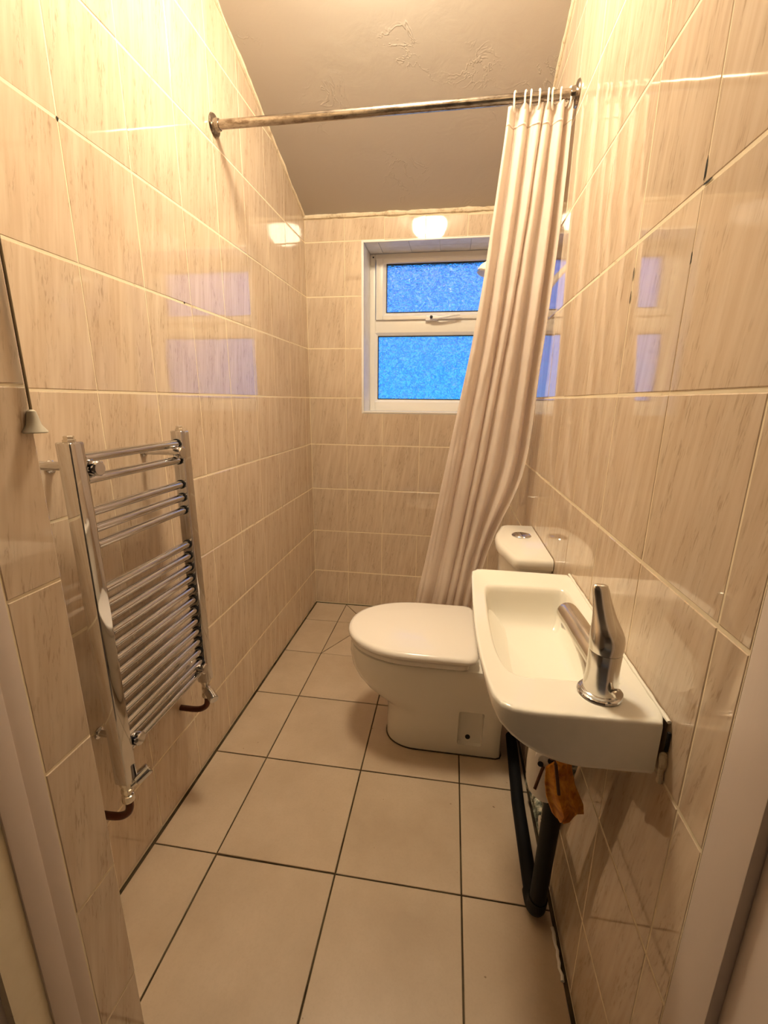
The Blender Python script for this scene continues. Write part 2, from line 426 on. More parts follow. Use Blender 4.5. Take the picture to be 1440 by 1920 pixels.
# floor
fl_ = struct(boxes('floor', [(-.90, .20, -.10, .45, YB + .26, -.0035)], m_fgrout), 'floor of matt beige square tiles with dark joints')
fx = [XL + .006, -.5765, -.2455, .0795, XR - .006]; fy = [.20, .505, .837, 1.170, 1.4985, 1.8185, 2.136, YB - .006]
FB = ((1, 0, 0), (0, 1, 0), (0, 0, 1))
for i in range(4):
    for j in range(len(fy) - 1):
        a, b_, c_, d_ = fx[i], fx[i + 1], fy[j], fy[j + 1]
        if i == 1 and j >= 5: continue
        if j == 0:
            if i == 0: a = XS + .003
        if i == 0 and j == 1:
            tile([(a, .485), (b_, .485), (b_, d_), (a, d_)], FB, (0, 0, 0), m_ftile, fl_, gap=.002, jit=.0004); continue
        tile([(a, c_), (b_, c_), (b_, d_), (a, d_)], FB, (0, 0, 0), m_ftile, fl_, gap=.0022, jit=.0004)
# envelope cut pieces falling to the shower outlet
a, b_, c_, d_, k_, e_y = fx[1], fx[2], fy[5], fy[7], -.405, fy[6]
for p in ([(a, c_), (k_, e_y), (a, e_y)], [(a, e_y), (k_, e_y), (a, d_)], [(a, c_), (b_, c_), (k_, e_y)], [(b_, c_), (b_, e_y), (k_, e_y)], [(b_, e_y), (b_, d_), (k_, e_y)], [(k_, e_y), (b_, d_), (a, d_)]):
    tile(p, FB, (0, 0, -.0005), m_ftile, fl_, gap=.0014, jit=.0003)

# ceiling, sloping down to the window wall
struct(prism_yz('ceiling', [(.30, ZTOP), (YFLAT, ZTOP), (YB + .26, zc(YB + .26)), (YB + .26, zc(YB + .26) + .06), (YFLAT, ZTOP + .06), (.30, ZTOP + .06)], XL - .10, XR + .10, m_ceil), 'sloping plaster ceiling with trowel marks')

# filler beads where tiles meet the ceiling
def bead(name, p0, p1, r, label):
    p0 = Vector(p0); p1 = Vector(p1); n = 60; path = [p0.lerp(p1, i / n) for i in range(n + 1)]
    rr = [r * (1 + .55 * noise.noise(p * 14) + .3 * noise.noise(p * 45)) for p in path]
    return struct(tube(name, path, rr, m_caulk, n=8), label)
bead('trim_1', (XL + .001, .5, ZTOP - .003), (XL + .001, YFLAT, ZTOP - .003), .007, 'filler bead along the top of the left wall')
bead('trim_2', (XL + .001, YFLAT, ZTOP - .004), (XL + .001, YB, ZB - .004), .0075, 'filler bead along the sloping top of the left wall')
bead('trim_3', (XR - .001, YFLAT, ZTOP - .004), (XR - .001, YB, ZB - .004), .0075, 'filler bead along the sloping top of the right wall')
bead('trim_4', (XL, YB - .001, ZB - .006), (XR, YB - .001, ZB - .010), .011, 'rough filler along the top of the window wall')

# door lining
struct(boxes('trim_5', [(XR, .366, 0, XR + .05, YRF - .001, 2.08), (XR + .0115, .20, 0, XR + .05, .366, 2.08)], m_gloss, bevel=.0015), 'painted door lining on the right')
struct(boxes('trim_6', [(XS - .06, .371, 0, XS, YSF - .001, 2.08), (XS - .06, .339, 0, XS + .0025, .3715, 2.08), (XS - .06, .20, 0, XS - .012, .339, 2.08)], m_gloss, bevel=.0015), 'painted door lining on the left')
struct(boxes('trim_7', [(XS - .06, .20, 2.05, XR + .05, .40, 2.08)], m_gloss, bevel=.0015), 'painted door head lining')
# hallway the camera stands in
struct(boxes('wall_hall', [(-1.0, -1.3, 0, -.95, .30, 2.45), (.95, -1.3, 0, 1.0, .30, 2.45), (-1.0, -1.35, 0, 1.0, -1.3, 2.45),
                           (-.95, .20, 0, XS - .062, .30, 2.45), (XR + .052, .20, 0, .95, .30, 2.45), (XS - .062, .20, 2.082, XR + .052, .30, 2.45)], m_hall), 'plain hallway walls outside the doorway')
struct(boxes('floor_hall', [(-1.0, -1.3, -.10, 1.0, .20, -.004)], m_hallfloor), 'dark hallway floor')
struct(boxes('ceiling_hall', [(-1.0, -1.35, 2.45, 1.0, .30, 2.50)], m_hall), 'plain hallway ceiling')

# ------------------------------------------------------------------ window
YW = 2.53
win = empty('window_1'); struct(win, 'white plastic window with patterned glass and a top vent')
ft_, tr_ = .060, .045
# reveal lining
rv = boxes('reveal', [(WX0 - .012, YB - .001, WZ0 - .012, WX0, y1, WZ1 + .012), (WX1, YB - .001, WZ0 - .012, WX1 + .012, y1, WZ1 + .012), (WX0, YB - .001, WZ0 - .012, WX1, y1, WZ0)], m_reveal, win)
boxes('reveal_soffit', [(WX0, YB + .001, WZ1 + .004, WX1, y1, WZ1 + .012)], m_reveal, win)
xs = [WX0 + .002, -.395, -.245, -.095, .055, WX1 - .002]
for i in range(5):
    for (ya, yb) in ((YB + .004, YB + .075), (YB + .075, YW - .001)):
        tile([(xs[i], -yb), (xs[i + 1], -yb), (xs[i + 1], -ya), (xs[i], -ya)], ((1, 0, 0), (0, -1, 0), (0, 0, -1)), (0, 0, WZ1), m_reveal, win, thick=.004, gap=.001, cham=.001)
# edge trim round the opening
boxes('edge_trim', [(WX0 - .008, YB - .004, WZ0 - .008, WX0, YB + .004, WZ1 + .008), (WX1, YB - .004, WZ0 - .008, WX1 + .008, YB + .004, WZ1 + .008),
                    (WX0, YB - .004, WZ1, WX1, YB + .004, WZ1 + .008), (WX0, YB - .004, WZ0 - .008, WX1, YB + .004, WZ0)], m_upvc, win, bevel=.002)
gx0, gx1 = -.424, .189
boxes('frame', [(WX0, YW, WZ0, gx0 - .014, YW + .06, WZ1), (gx1 + .014, YW, WZ0, WX1, YW + .06, WZ1), (gx0 - .014, YW, WZ0, gx1 + .014, YW + .06, 1.190),
                (gx0 - .014, YW, 1.918, gx1 + .014, YW + .06, WZ1), (gx0 - .014, YW, 1.556, gx1 + .014, YW + .06, 1.625)], m_upvc_old, win, bevel=.003)
def bead_frame(name, x0, x1, z0, z1, wd, ya, yb, m, parent):
    # mitred frame whose face slopes towards the glass
    R0 = [(x0, ya, z0), (x1, ya, z0), (x1, ya, z1), (x0, ya, z1)]
    R1 = [(x0 + wd, yb, z0 + wd), (x1 - wd, yb, z0 + wd), (x1 - wd, yb, z1 - wd), (x0 + wd, yb, z1 - wd)]
    R2 = [(x0 + wd, YW + .055, z0 + wd), (x1 - wd, YW + .055, z0 + wd), (x1 - wd, YW + .055, z1 - wd), (x0 + wd, YW + .055, z1 - wd)]
    R3 = [(x0, YW + .055, z0), (x1, YW + .055, z0), (x1, YW + .055, z1), (x0, YW + .055, z1)]
    V = R0 + R1 + R2 + R3; F = []
    for r in range(4):
        for k in range(4): F.append([r * 4 + k, r * 4 + (k + 1) % 4, ((r + 1) % 4) * 4 + (k + 1) % 4, ((r + 1) % 4) * 4 + k])
    return pyd(name, V, F, m, parent)
bead_frame('glazing_bead', gx0 - .016, gx1 + .016, 1.188, 1.559, .016, YW - .001, YW + .012, m_upvc, win)
sash = boxes('vent_sash', [(-.432, YW - .014, 1.622, -.394, YW + .05, 1.922), (.165, YW - .014, 1.622, .203, YW + .05, 1.922), (-.394, YW - .014, 1.898, .165, YW + .05, 1.922), (-.394, YW - .014, 1.622, .165, YW + .05, 1.642)], m_upvc_old, win, bevel=.003)
bead_frame('glazing_bead', -.396, .167, 1.640, 1.916, .018, YW - .015, YW + .004, m_upvc, sash)
def gasket(x0, x1, z0, z1, y, parent):
    boxes('gasket', [(x0, y, z0, x0 + .0045, y + .004, z1), (x1 - .0045, y, z0, x1, y + .004, z1), (x0, y, z0, x1, y + .004, z0 + .0045), (x0, y, z1 - .006, x1, y + .004, z1)], m_gasket_shade, parent)
gasket(gx0, gx1, 1.204, 1.543, YW + .010, win)
gasket(-.378, .149, 1.658, 1.898, YW + .002, sash)
pn = boxes('pane', [(gx0 + .001, YW + .0145, 1.205, gx1 - .001, YW + .0205, 1.542)], m_glass, win); pn['label'] = 'lower patterned glass pane'
pn = boxes('pane', [(-.377, YW + .0065, 1.659, .148, YW + .0125, 1.897)], m_glass, sash); pn['label'] = 'upper patterned glass pane'
hd = boxes('handle', [(-.162, YW - .026, 1.612, -.098, YW - .0135, 1.640)], m_upvc, sash, bevel=.006, segs=3)
tube('grip', smooth_path([(-.135, YW - .034, 1.626), (-.09, YW - .040, 1.624), (-.02, YW - .044, 1.634), (.018, YW - .042, 1.638)]), [.010] * 6 + [.008] * 6 + [.0065] * 7, m_upvc, hd, sx=.9, sy=.8)
lathe('lock_button', [(.008, 0), (.008, .006), (.006, .007)], m_gasket_shade, hd, (-.130, YW - .040, 1.627), (0, -1, 0), 16)
lathe('screw_hole', [(.004, 0), (.004, .002)], m_gasket_shade, win, (-.449, YW - .0005, 1.932), (0, -1, 0), 10)

# ------------------------------------------------------------------ ceiling lamp (seen mirrored in the tiles)
LX, LY = -.222, 1.155
lamp = empty('ceiling_lamp')
lathe('lamp_base', [(.130, 0), (.133, -.006), (.133, -.022), (.126, -.026)], m_white, lamp, (LX, LY, ZTOP - .0005), n=40)
prof = [(.124, -.024), (.125, -.05)] + [(.125 * math.cos(a * math.pi / 20), -.05 - .085 * math.sin(a * math.pi / 20)) for a in range(1, 10)] + [(.004, -.135)]
lathe('diffuser', prof, m_lamp, lamp, (LX, LY, ZTOP), n=40)
rebase(lamp, (LX, LY, ZTOP)); tag(lamp, 'round opal dome lamp lit warm on the ceiling', 'ceiling lamp')

# ------------------------------------------------------------------ towel radiator
XC = -.682; CY0, CY1 = .699, 1.030
rad = empty('towel_radiator')
def column(yc, z0, z1):
    o = boxes('column', [(XC - .016, yc - .0165, z0, XC + .016, yc + .0165, z1)], m_chrome, rad, bevel=.0045, segs=3)
    lathe('air_vent_cap', [(.011, 0), (.011, .004), (.009, .005), (.009, .010), (.0075, .011)], m_chrome_worn, o, (XC, yc, z1), n=6, sm=20)
    return o
column(CY0, .368, 1.118); column(CY1, .392, 1.118)
rail_z = [1.086, 1.045, .982, .948, .914] + [.820 - i * .032 for i in range(13)]
rail_src = None
for z in rail_z:
    if rail_src is None:
        rail_src = tube('rail', [(0, CY0 + .0155, 0), (0, (CY0 + CY1) / 2, 0), (0, CY1 - .0155, 0)], .0098, m_chrome, rad, n=20)
        r_ = rail_src
    else:
        r_ = rail_src.copy(); COL.objects.link(r_)
    r_.location = (XC, 0, z)
ring_src = None  # black rings paint the shade where the rails meet the columns
for z in rail_z:
    for yy in (CY0 + .0168, CY1 - .0196):
        if ring_src is None:
            ring_src = lathe('rail_shade_ring', [(.0099, 0), (.0117, 0), (.0117, .003), (.0099, .003)], m_gasket_shade, rad, (0, 0, 0), (0, 1, 0), 20); c_o = ring_src
        else:
            c_o = ring_src.copy(); COL.objects.link(c_o)
        c_o.location = (XC, yy, z)
for (yy, z) in ((CY0 + .034, 1.0655), (CY1 - .030, 1.0655), (CY0 + .034, .452), (CY1 - .030, .452)):
    b_o = tube('wall_bracket', [(XL + .0005, yy, z), (XC - .004, yy, z), (XC + .006, yy, z)], .0075, m_chrome, rad, n=14)
    lathe('bracket_cap', [(.0125, 0), (.0150, .002), (.0150, .016), (.0125, .0185)], m_chrome, b_o, (XC + .006, yy, z), (1, 0, 0), 24)
    lathe('wall_plate', [(.013, 0), (.013, .003), (.010, .005)], m_chrome, b_o, (XL, yy, z), (1, 0, 0), 20)
# stub to the wall beside the near column
tube('wall_stay', [(XL + .0005, CY0 + .004, 1.072), (XC - .014, CY0 + .004, 1.072)], .0085, m_chrome, rad, n=14)
def valve(yc, ztop, knob_dir, pipe_sx):
    v_ = lathe('valve', [(.014, 0), (.014, -.006), (.010, -.008), (.010, -.020), (.0125, -.022), (.0125, -.028), (.009, -.031), (.009, -.036), (.0125, -.038), (.0135, -.050), (.0125, -.054), (.0085, -.056)], m_chrome_worn, rad, (XC, yc, ztop), n=16, sm=30)
    kd = Vector(knob_dir).normalized(); base = Vector((XC, yc, ztop - .022))
    tube('knob_neck', [base, base + kd * .022], .0085, m_chrome_worn, v_, n=14)
    lathe('knob', [(.0115, 0), (.0135, .002), (.0135, .033), (.0118, .035)], m_chrome, v_, base + kd * .020, kd, 20)
    zb = ztop - .054
    pth = smooth_path([(XC, yc, zb), (XC, yc, zb - .018), (XC - .006, yc - .002, zb - .034), (XC - .024, yc - .004, zb - .045), (XC - .05, yc - .006, zb - .047), (XL + .0005, yc - .008, zb - .045)], 5)
    tube('copper_tail', pth, .0085, m_copper, v_, n=14)
valve(CY0 - .002, .369, (.55, .75, .45), 1); valve(CY1 - .002, .393, (.75, -.55, -.30), 1)
rebase(rad, (XC, CY0, .30)); tag(rad, 'chrome ladder towel radiator on the left tiled wall', 'radiator')

# ------------------------------------------------------------------ pull cord
pc = empty('pull_cord')
PX, PY = -.506, .472
sl_pts = [(PX, PY, z) for z in (1.180, 1.5, 2.0, ZTOP - .045)]
tube('cord', sl_pts, .0017, m_cord, pc, n=8)
lathe('bell', [(.0125, 0), (.0136, .0012), (.0126, .003), (.0080, .010), (.0060, .020), (.0048, .026), (.0022, .028)], m_bell, pc, (PX, PY, 1.153), n=28)
boxes('switch_box', [(PX - .036, PY - .036 + .03, ZTOP - .046, PX + .036, PY + .066, ZTOP - .0005)], m_white, pc, bevel=.006)
rebase(pc, (PX, PY, ZTOP)); tag(pc, 'hanging light pull cord with a small grey bell', 'pull cord')

# ------------------------------------------------------------------ curtain rod and curtain
RZ0, RZ1, RY = 2.014, 2.006, 1.490
rod = empty('curtain_rod')
tube('rail_tube', [(XL + .004, RY + .006, RZ0), (-.25, RY, (RZ0 + RZ1) / 2), (XR - .004, RY - .008, RZ1)], .0125, m_rod, rod, n=24)
for (x, y, z, ax) in ((XL, RY + .006, RZ0, (1, 0, 0)), (XR, RY - .008, RZ1, (-1, 0, 0))):
    lathe('flange', [(.029, 0), (.031, .002), (.029, .006), (.018, .009), (.016, .020), (.0135, .021)], m_rod, rod, (x, y, z), ax, 28)
rebase(rod, (XL, RY, RZ0)); tag(rod, 'tarnished chrome shower curtain rod across the room', 'curtain rod')

cur = empty('shower_curtain')
def lin(tab, z):
    if z >= tab[0][0]: return tab[0][1]
    for (za, a), (zb, b) in zip(tab, tab[1:]):
        if z >= zb: return b + (a - b) * (z - zb) / (za - zb)
    return tab[-1][1]
YT = [(2.0, 1.486), (1.5, 1.512), (1.0, 1.565), (.77, 1.592), (.43, 1.640), (.20, 1.655)]
LT = [(2.003, .119), (1.76, .098), (1.545, .077), (1.365, .053), (1.174, .021), (.919, -.021), (.583, -.077), (.397, -.113), (.20, -.145)]
RT = [(2.0, .288), (1.78, .288), (1.58, .283), (1.29, .272), (1.03, .266), (.948, .257), (.864, .231), (.744, .184), (.654, .161), (.561, .141), (.417, .126), (.20, .11)]
def smooth_tab(tab, z):
    return sum(lin(tab, z + o) * w_ for o, w_ in ((-.09, .15), (-.045, .2), (0, .3), (.045, .2), (.09, .15)))
NU, NV = 300, 140; ZT, ZBOT = 1.994, .20
V = []; F = []; NF = 5.2
for j in range(NV + 1):
    z = ZT + (ZBOT - ZT) * j / NV; d = (ZT - z)
    xl, xr, yc = smooth_tab(LT, z), smooth_tab(RT, z), smooth_tab(YT, z)
    amp = .0125 + .0065 * min(1, d / .5)
    if z < .95: amp *= max(.55, 1 - (.95 - z) * .9)
    for i in range(NU + 1):
        u = i / NU
        drift = .020 * noise.noise(Vector((u * 2.3, z * .8, 4.2))) * min(1, d / .25)
        uu = u ** (1 + .45 * min(1, d / 1.0)) + .030 * math.sin(2 * math.pi * (1.3 * u + .15)) + .016 * math.sin(2 * math.pi * 3.1 * u + 1) + drift
        ph = 2 * math.pi * NF * uu + 2.6
        s = math.sin(ph); s2 = math.copysign(abs(s) ** .75, s) + .20 * math.sin(2 * ph + .8)
        loc_amp = amp * (.78 + .6 * noise.noise(Vector((u * 4.0, z * .45, 1.1))))
        crease = .0035 * noise.noise(Vector((u * 22 + z * 2, z * 3, 7.))) + .0022 * noise.noise(Vector((u * 12, z * 16, 9.)))
        y = yc + loc_amp * s2 + crease
        k_ = max(0., min(1., (u - .55) / .45)); k_ = k_ * k_ * (3 - 2 * k_)
        xs_ = .288 - .162 * (2.0 - z) / 1.583
        xq = xs_ + (xr - xs_) * k_
        lean = .50 * (xr - xl) / (NF * 2 * math.pi) * math.cos(ph) * 1.6 * math.sin(math.pi * min(1, max(0, u * 1.0))) ** .5
        x = xl + (xq - xl) * u + lean + .002 * noise.noise(Vector((u * 9, z * 5, 2.)))
        x = min(x, XR - .006)
        zz = z
        if j <= 2:
            sag = .007 * (.5 - .5 * math.cos(2 * math.pi * 8 * uu)) * (1 - j / 3)
            zz = z - sag
        V.append((x, y, zz))
for j in range(NV):
    for i in range(NU):
        a = j * (NU + 1) + i; F.append([a, a + 1, a + NU + 2, a + NU + 1])
me = bpy.data.meshes.new('cloth'); me.from_pydata(V, [], F); cl = link('cloth', me, m_curt, cur, True)
sd = cl.modifiers.new('thickness', 'SOLIDIFY'); sd.thickness = .0009; sd.offset = 0
# sewn top hem band
V2 = []; F2 = []
for i in range(NU + 1):
    for jj in (3, 4):
        x, y, z = V[jj * (NU + 1) + i]; V2.append((x, y - .0014, z))
for i in range(NU): F2.append([2 * i, 2 * i + 2, 2 * i + 3, 2 * i + 1])
hm = pyd('hem_seam', [(x, y, z if k % 2 else z - .008) for k, (x, y, z) in enumerate(V2)], F2, m_curt, cl, True)
sd = hm.modifiers.new('thickness', 'SOLIDIFY'); sd.thickness = .0008; sd.offset = 0
# open hooks over the rod
hook_src = None
for k, x in enumerate((.135, .163, .176, .197, .222, .236, .256, .277)):
    rz = RZ0 + (RZ1 - RZ0) * (x - XL) / (XR - XL)
    if hook_src is None:
        pts = [(0, math.cos(a) * .0165, math.sin(a) * .0165) for a in [math.radians(q) for q in range(-20, 215, 18)]] + [(0, -.013, -.016), (0, -.008, -.028), (0, -.001, -.030)]
        hook_src = tube('curtain_hook', smooth_path(pts, 2), .0026, m_white, cur, n=8); h_ = hook_src
    else:
        h_ = hook_src.copy(); COL.objects.link(h_)
    h_.location = (x, RY - .004, rz); h_.rotation_euler = (0, 0, random.uniform(-.5, .5))
rebase(cur, (.2, RY, RZ1)); tag(cur, 'cream satin shower curtain gathered to the right behind the toilet', 'shower curtain')

# ------------------------------------------------------------------ shower head
sh = empty('hand_shower')
hc = Vector((.118, 1.90, 1.682)); hx = Vector((-.22, -.05, -1.0)).normalized()
lathe('spray_head', [(.012, -.036), (.024, -.032), (.038, -.018), (.045, -.004), (.046, .004), (.043, .008)], m_white, sh, hc, hx, 32)
lathe('rim', [(.0455, .002), (.0475, .004), (.0475, .007), (.0455, .008)], m_chrome, sh, hc, hx, 32)
lathe('spray_plate', [(.045, .0075), (.044, .0095), (.030, .011)], m_white, sh, hc, hx, 32)
tube('handle', smooth_path([hc - hx * .028, hc + Vector((.07, .01, .012)), (.252, 1.90, 1.62), (.262, 1.90, 1.55)]), .0115, m_white, sh, n=14)
boxes('holder', [(.245, 1.885, 1.585, XR - .0005, 1.915, 1.625)], m_chrome, sh, bevel=.004)
tube('hose', smooth_path([(.262, 1.90, 1.55), (.265, 1.92, 1.2), (.25, 1.95, .85), (.27, 1.98, .75), (.285, 2.0, .95), (XR - .001, 2.0, 1.0)]), .007, m_chrome, sh, n=10)
rebase(sh, (.27, 1.9, 1.6)); tag(sh, 'white shower head peeping out behind the curtain by the window', 'shower head')

# ------------------------------------------------------------------ toilet
TY = 1.383
wc = empty('toilet')
def dring(xf, xb, wd, z, n=56, ex=2.2, rx=None, back_r=.02, yo=0.):
    """outline: rounded front at xf (low x), straight sides, nearly square back at xb"""
    rx = rx or wd * 1.25; pts = []
    m_ = n // 2
    for k in range(m_ + 1):                      # front curve from +y side round to -y side
        t = math.pi / 2 + math.pi * k / m_
        cx = math.cos(t); sy = math.sin(t)
        X = (abs(cx) ** (2 / ex)) * (-1 if cx < 0 else 1); Y = (abs(sy) ** (2 / ex)) * (1 if sy > 0 else -1)
        pts.append(Vector((xf + rx + X * rx, TY + yo + Y * wd, z)))
    rest = n - (m_ + 1)
    back = [Vector((xb - back_r, TY + yo - wd, z)), Vector((xb - back_r * .3, TY + yo - wd + back_r * .3, z)), Vector((xb, TY + yo - wd + back_r, z)),
            Vector((xb, TY + yo, z)), Vector((xb, TY + yo + wd - back_r, z)), Vector((xb - back_r * .3, TY + yo + wd - back_r * .3, z)), Vector((xb - back_r, TY + yo + wd, z))]
    # sides
    nside = (rest - len(back)) // 2
    s0 = pts[-1]; s1 = back[0]; side1 = [s0.lerp(s1, (k + 1) / (nside + 1)) for k in range(nside)]
    s2 = back[-1]; s3 = pts[0]; side2 = [s2.lerp(s3, (k + 1) / (nside + 1)) for k in range(rest - len(back) - nside)]
    return pts + side1 + back + side2
secs = [(-.186, .222, .094, 0.0), (-.187, .222, .0955, .006), (-.186, .220, .098, .06), (-.184, .219, .107, .12), (-.190, .220, .115, .155), (-.208, .223, .122, .180),
        (-.238, .230, .129, .200), (-.270, .240, .138, .228), (-.296, .252, .149, .262), (-.314, .262, .160, .300), (-.320, .270, .167, .340), (-.319, .272, .169, .366), (-.314, .272, .167, .378), (-.304, .270, .160, .3815)]
pan = loft('pan', [dring(a, b, c, z) for a, b, c, z in secs], m_cer2, wc)
cut = boxes('cutter', [(.070, TY - .20, .045, .153, TY - .079, .204)], m_cer2, bevel=.010, segs=2)
md = pan.modifiers.new('cut', 'BOOLEAN'); md.operation = 'DIFFERENCE'; md.object = cut; md.solver = 'EXACT'
dg = bpy.context.evaluated_depsgraph_get(); dg.update()
nm = bpy.data.meshes.new_from_object(pan.evaluated_get(dg)); pan.modifiers.clear(); pan.data = nm
bpy.data.objects.remove(cut); autosmooth(pan, 30)
lathe('fixing_hole', [(.0085, 0), (.0085, .003), (.006, .0035)], m_dark, pan, (.106, TY - .0795, .066), (0, -1, 0), 14)
br = dring(-.188, .223, .0965, .0022); tube('base_sealant', br + [br[0]], .0022, m_fgrout, wc, n=6, cap=False)
st = loft('seat', [dring(a, b, c, z, rx=.235, ex=2.1) for a, b, c, z in [(-.302, .080, .162, .3835), (-.317, .090, .176, .3865), (-.320, .092, .179, .390), (-.320, .092, .179, .402), (-.317, .090, .176, .4055), (-.306, .082, .166, .4068)]], m_seat, wc)
ld = loft('lid', [dring(a, b, c, z, rx=.24, ex=2.1, back_r=.03) for a, b, c, z in [(-.306, .100, .168, .4085), (-.323, .113, .184, .4095), (-.3265, .1165, .1875, .4125), (-.327, .117, .188, .422), (-.323, .113, .184, .4300), (-.312, .104, .174, .4335)]], m_seat, wc, sm=50)
for s in (-1, 1):
    tube('hinge', [(.117, TY + s * .075 - .022, .408), (.117, TY + s * .075 + .022, .408)], .010, m_chrome, wc, n=14)
# cistern
def cring(z, g=0., lid=True):
    # outline in plan: flat back on the wall, splayed front with curved middle
    pts = [(XR - .002, 1.182), (.203, 1.185), (.194, 1.191), (.188, 1.203), (.163, 1.300), (.158, 1.340), (.158, 1.388), (.163, 1.428), (.188, 1.525), (.194, 1.537), (.203, 1.543), (XR - .002, 1.546)]
    c0 = Vector((.25, 1.364))
    return [Vector((XR - .002 if abs(x - (XR - .002)) < 1e-6 else x + g * (1 if x < .25 else 0), c0.y + (y - c0.y) * (1 - g / .18), z)) for x, y in pts]
cist = loft('cistern', [cring(.383, .034), cring(.42, .028), cring(.60, .018), cring(.738, .013)], m_cer2, wc, sm=40)
cl_ = loft('cistern_lid', [cring(.7385, .008), cring(.742, .002), cring(.748, 0), cring(.762, 0), cring(.769, .004), cring(.7725, .012)], m_cer2, wc, sm=40)
fb_ = lathe('flush_button', [(.031, 0), (.031, .003), (.028, .0055), (.026, .0045), (.024, .006), (.010, .0065)], m_chrome, wc, (.243, 1.408, .772), n=32)
boxes('button_split', [(.2425, 1.386, .7780, .2435, 1.430, .7790)], m_gasket_shade, fb_)
tube('pan_connector', [(.215, TY, .16), (XR - .004, TY, .16)], .055, m_black, wc, n=24)
rebase(wc, (.05, TY, 0)); tag(wc, 'white close coupled toilet with closed lid', 'toilet')

# ------------------------------------------------------------------ basin
bs = empty('wash_basin')
ZR = .796
def dense_outline(pts, n=72, r_sub=5):
    """closed polygon -> smoothed, resampled by arc length"""
    P = [Vector(p) for p in pts]
    for _ in range(r_sub):
        Q = []
        for i in range(len(P)):
            a = P[i]; b = P[(i + 1) % len(P)]; Q += [a * .75 + b * .25, a * .25 + b * .75]
        P = Q
    L = [0]
    for i in range(len(P)): L.append(L[-1] + (P[(i + 1) % len(P)] - P[i]).length)
    out = []; tot = L[-1]; i = 0
    for k in range(n):
        s = tot * k / n
        while L[i + 1] < s: i += 1
        t = (s - L[i]) / max(1e-9, L[i + 1] - L[i]); out.append(P[i].lerp(P[(i + 1) % len(P)], t))
    return out
def by_angle(P, c, n=96):
    c = Vector(c); out = []
    for k in range(n):
        th = 2 * math.pi * k / n; dv = Vector((math.cos(th), math.sin(th))); best = None
        for i in range(len(P)):
            a = P[i] - c; b = P[(i + 1) % len(P)] - c; e = b - a
            den = dv.x * e.y - dv.y * e.x
            if abs(den) < 1e-12: continue
            t = (a.x * e.y - a.y * e.x) / den; s = (a.x * dv.y - a.y * dv.x) / den
            if t > 0 and -1e-6 <= s <= 1 + 1e-6: best = t if best is None else max(best, t)
        out.append(c + dv * best)
    return out
XWb = XR - .0015
outer = [(XWb, .524), (XWb, .524), (XWb, .524), (XWb, 1.028), (XWb, 1.028), (XWb, 1.028), (.115, 1.032), (.066, 1.030), (.064, .98), (.060, .83), (.060, .70), (.067, .60), (.078, .526), (.118, .517), (.16, .519)]
bowl = [(.272, .600), (.272, .66), (.270, .93), (.262, .945), (.225, .945), (.115, .940), (.094, .935), (.089, .88), (.087, .76), (.090, .66), (.108, .600), (.16, .603), (.22, .605)]
cc = (.185, .772)
OO = by_angle(dense_outline(outer, 300, 4), cc); BB = by_angle(dense_outline(bowl, 200, 4), cc)
c2 = Vector(cc)
def zund(x, y):
    t = max(0., min(1., (x - .062) / .14)); zb = .783 - .071 * math.sin(t * math.pi / 2) ** .9
    return zb - .0 
def belly(x, y):
    return -.05 * max(0, 1 - ((x - .21) / .11) ** 2) * max(0, 1 - ((y - .77) / .20) ** 2)
def ring(P, s, zf):
    o = []
    for p in P:
        q = c2 + (p - c2) * s
        if p.x > XWb - .004: q.x = min(q.x, XWb)
        o.append(Vector((q.x, q.y, zf(q.x, q.y) if callable(zf) else zf)))
    return o
rings = [ring(OO, .05, lambda x, y: zund(x, y) + belly(x, y)), ring(OO, .35, lambda x, y: zund(x, y) + belly(x, y)), ring(OO, .65, lambda x, y: zund(x, y) + belly(x, y)), ring(OO, .85, lambda x, y: zund(x, y) + belly(x, y)), ring(OO, .97, lambda x, y: zund(x, y)),
         ring(OO, .99, lambda x, y: zund(x, y) + .003), ring(OO, 1.0, lambda x, y: zund(x, y) + .010), ring(OO, 1.0, ZR - .006), ring(OO, .996, ZR - .0015), ring(OO, .987, ZR), ring(OO, .965, ZR + .0002), ring(OO, .945, ZR - .0012),
         ring(BB, 1.04, ZR - .0018), ring(BB, 1.01, ZR - .0030), ring(BB, .985, ZR - .0075), ring(BB, .965, ZR - .016), ring(BB, .94, ZR - .034), ring(BB, .90, ZR - .056), ring(BB, .84, ZR - .074), ring(BB, .72, ZR - .086), ring(BB, .5, ZR - .093), ring(BB, .25, ZR - .098), ring(BB, .10, ZR - .100)]
loft('bowl', rings, m_cer, bs, sm=60)
lathe('waste', [(.021, 0), (.021, .002), (.016, .003), (.014, .0015), (.004, .001)], m_chrome, bs, (.188, .712, ZR - .0955), n=28)
lathe('overflow_hole', [(.006, 0), (.006, .002)], m_dark, bs, (.236, .606, ZR - .028), (-.3, .9, .1), 14)
# crumbled sealant along the wall and corner
pth = [Vector((XR - .0035, .526 + i * .50 / 50, ZR + .001)) for i in range(51)]
tube('sealant', pth, [.0026 * (1 + .5 * noise.noise(p * 40)) for p in pth], m_cer, bs, n=8)
pth = [Vector((XR - .004, .522 + .001 * math.sin(i), .752 - .0035 * i)) for i in range(14)]
tube('broken_plaster', pth, [.0048 * (1 + .5 * noise.noise(p * 60)) * (.6 if i in (0, 13) else 1) for i, p in enumerate(pth)], m_caulk, bs, n=8)
boxes('gap', [(XR - .004, .521, .756, XR - .0008, .5245, .784)], m_dark, bs)
# wall bracket
boxes('rusty_bracket', [(.262, .668, .60, .268, .682, .712), (.262, .668, .60, XR - .001, .682, .606)], m_rust, bs, bevel=.001)
rebase(bs, (XR, .77, .70)); tag(bs, 'small white ceramic wash basin fixed to the right wall', 'wash basin')

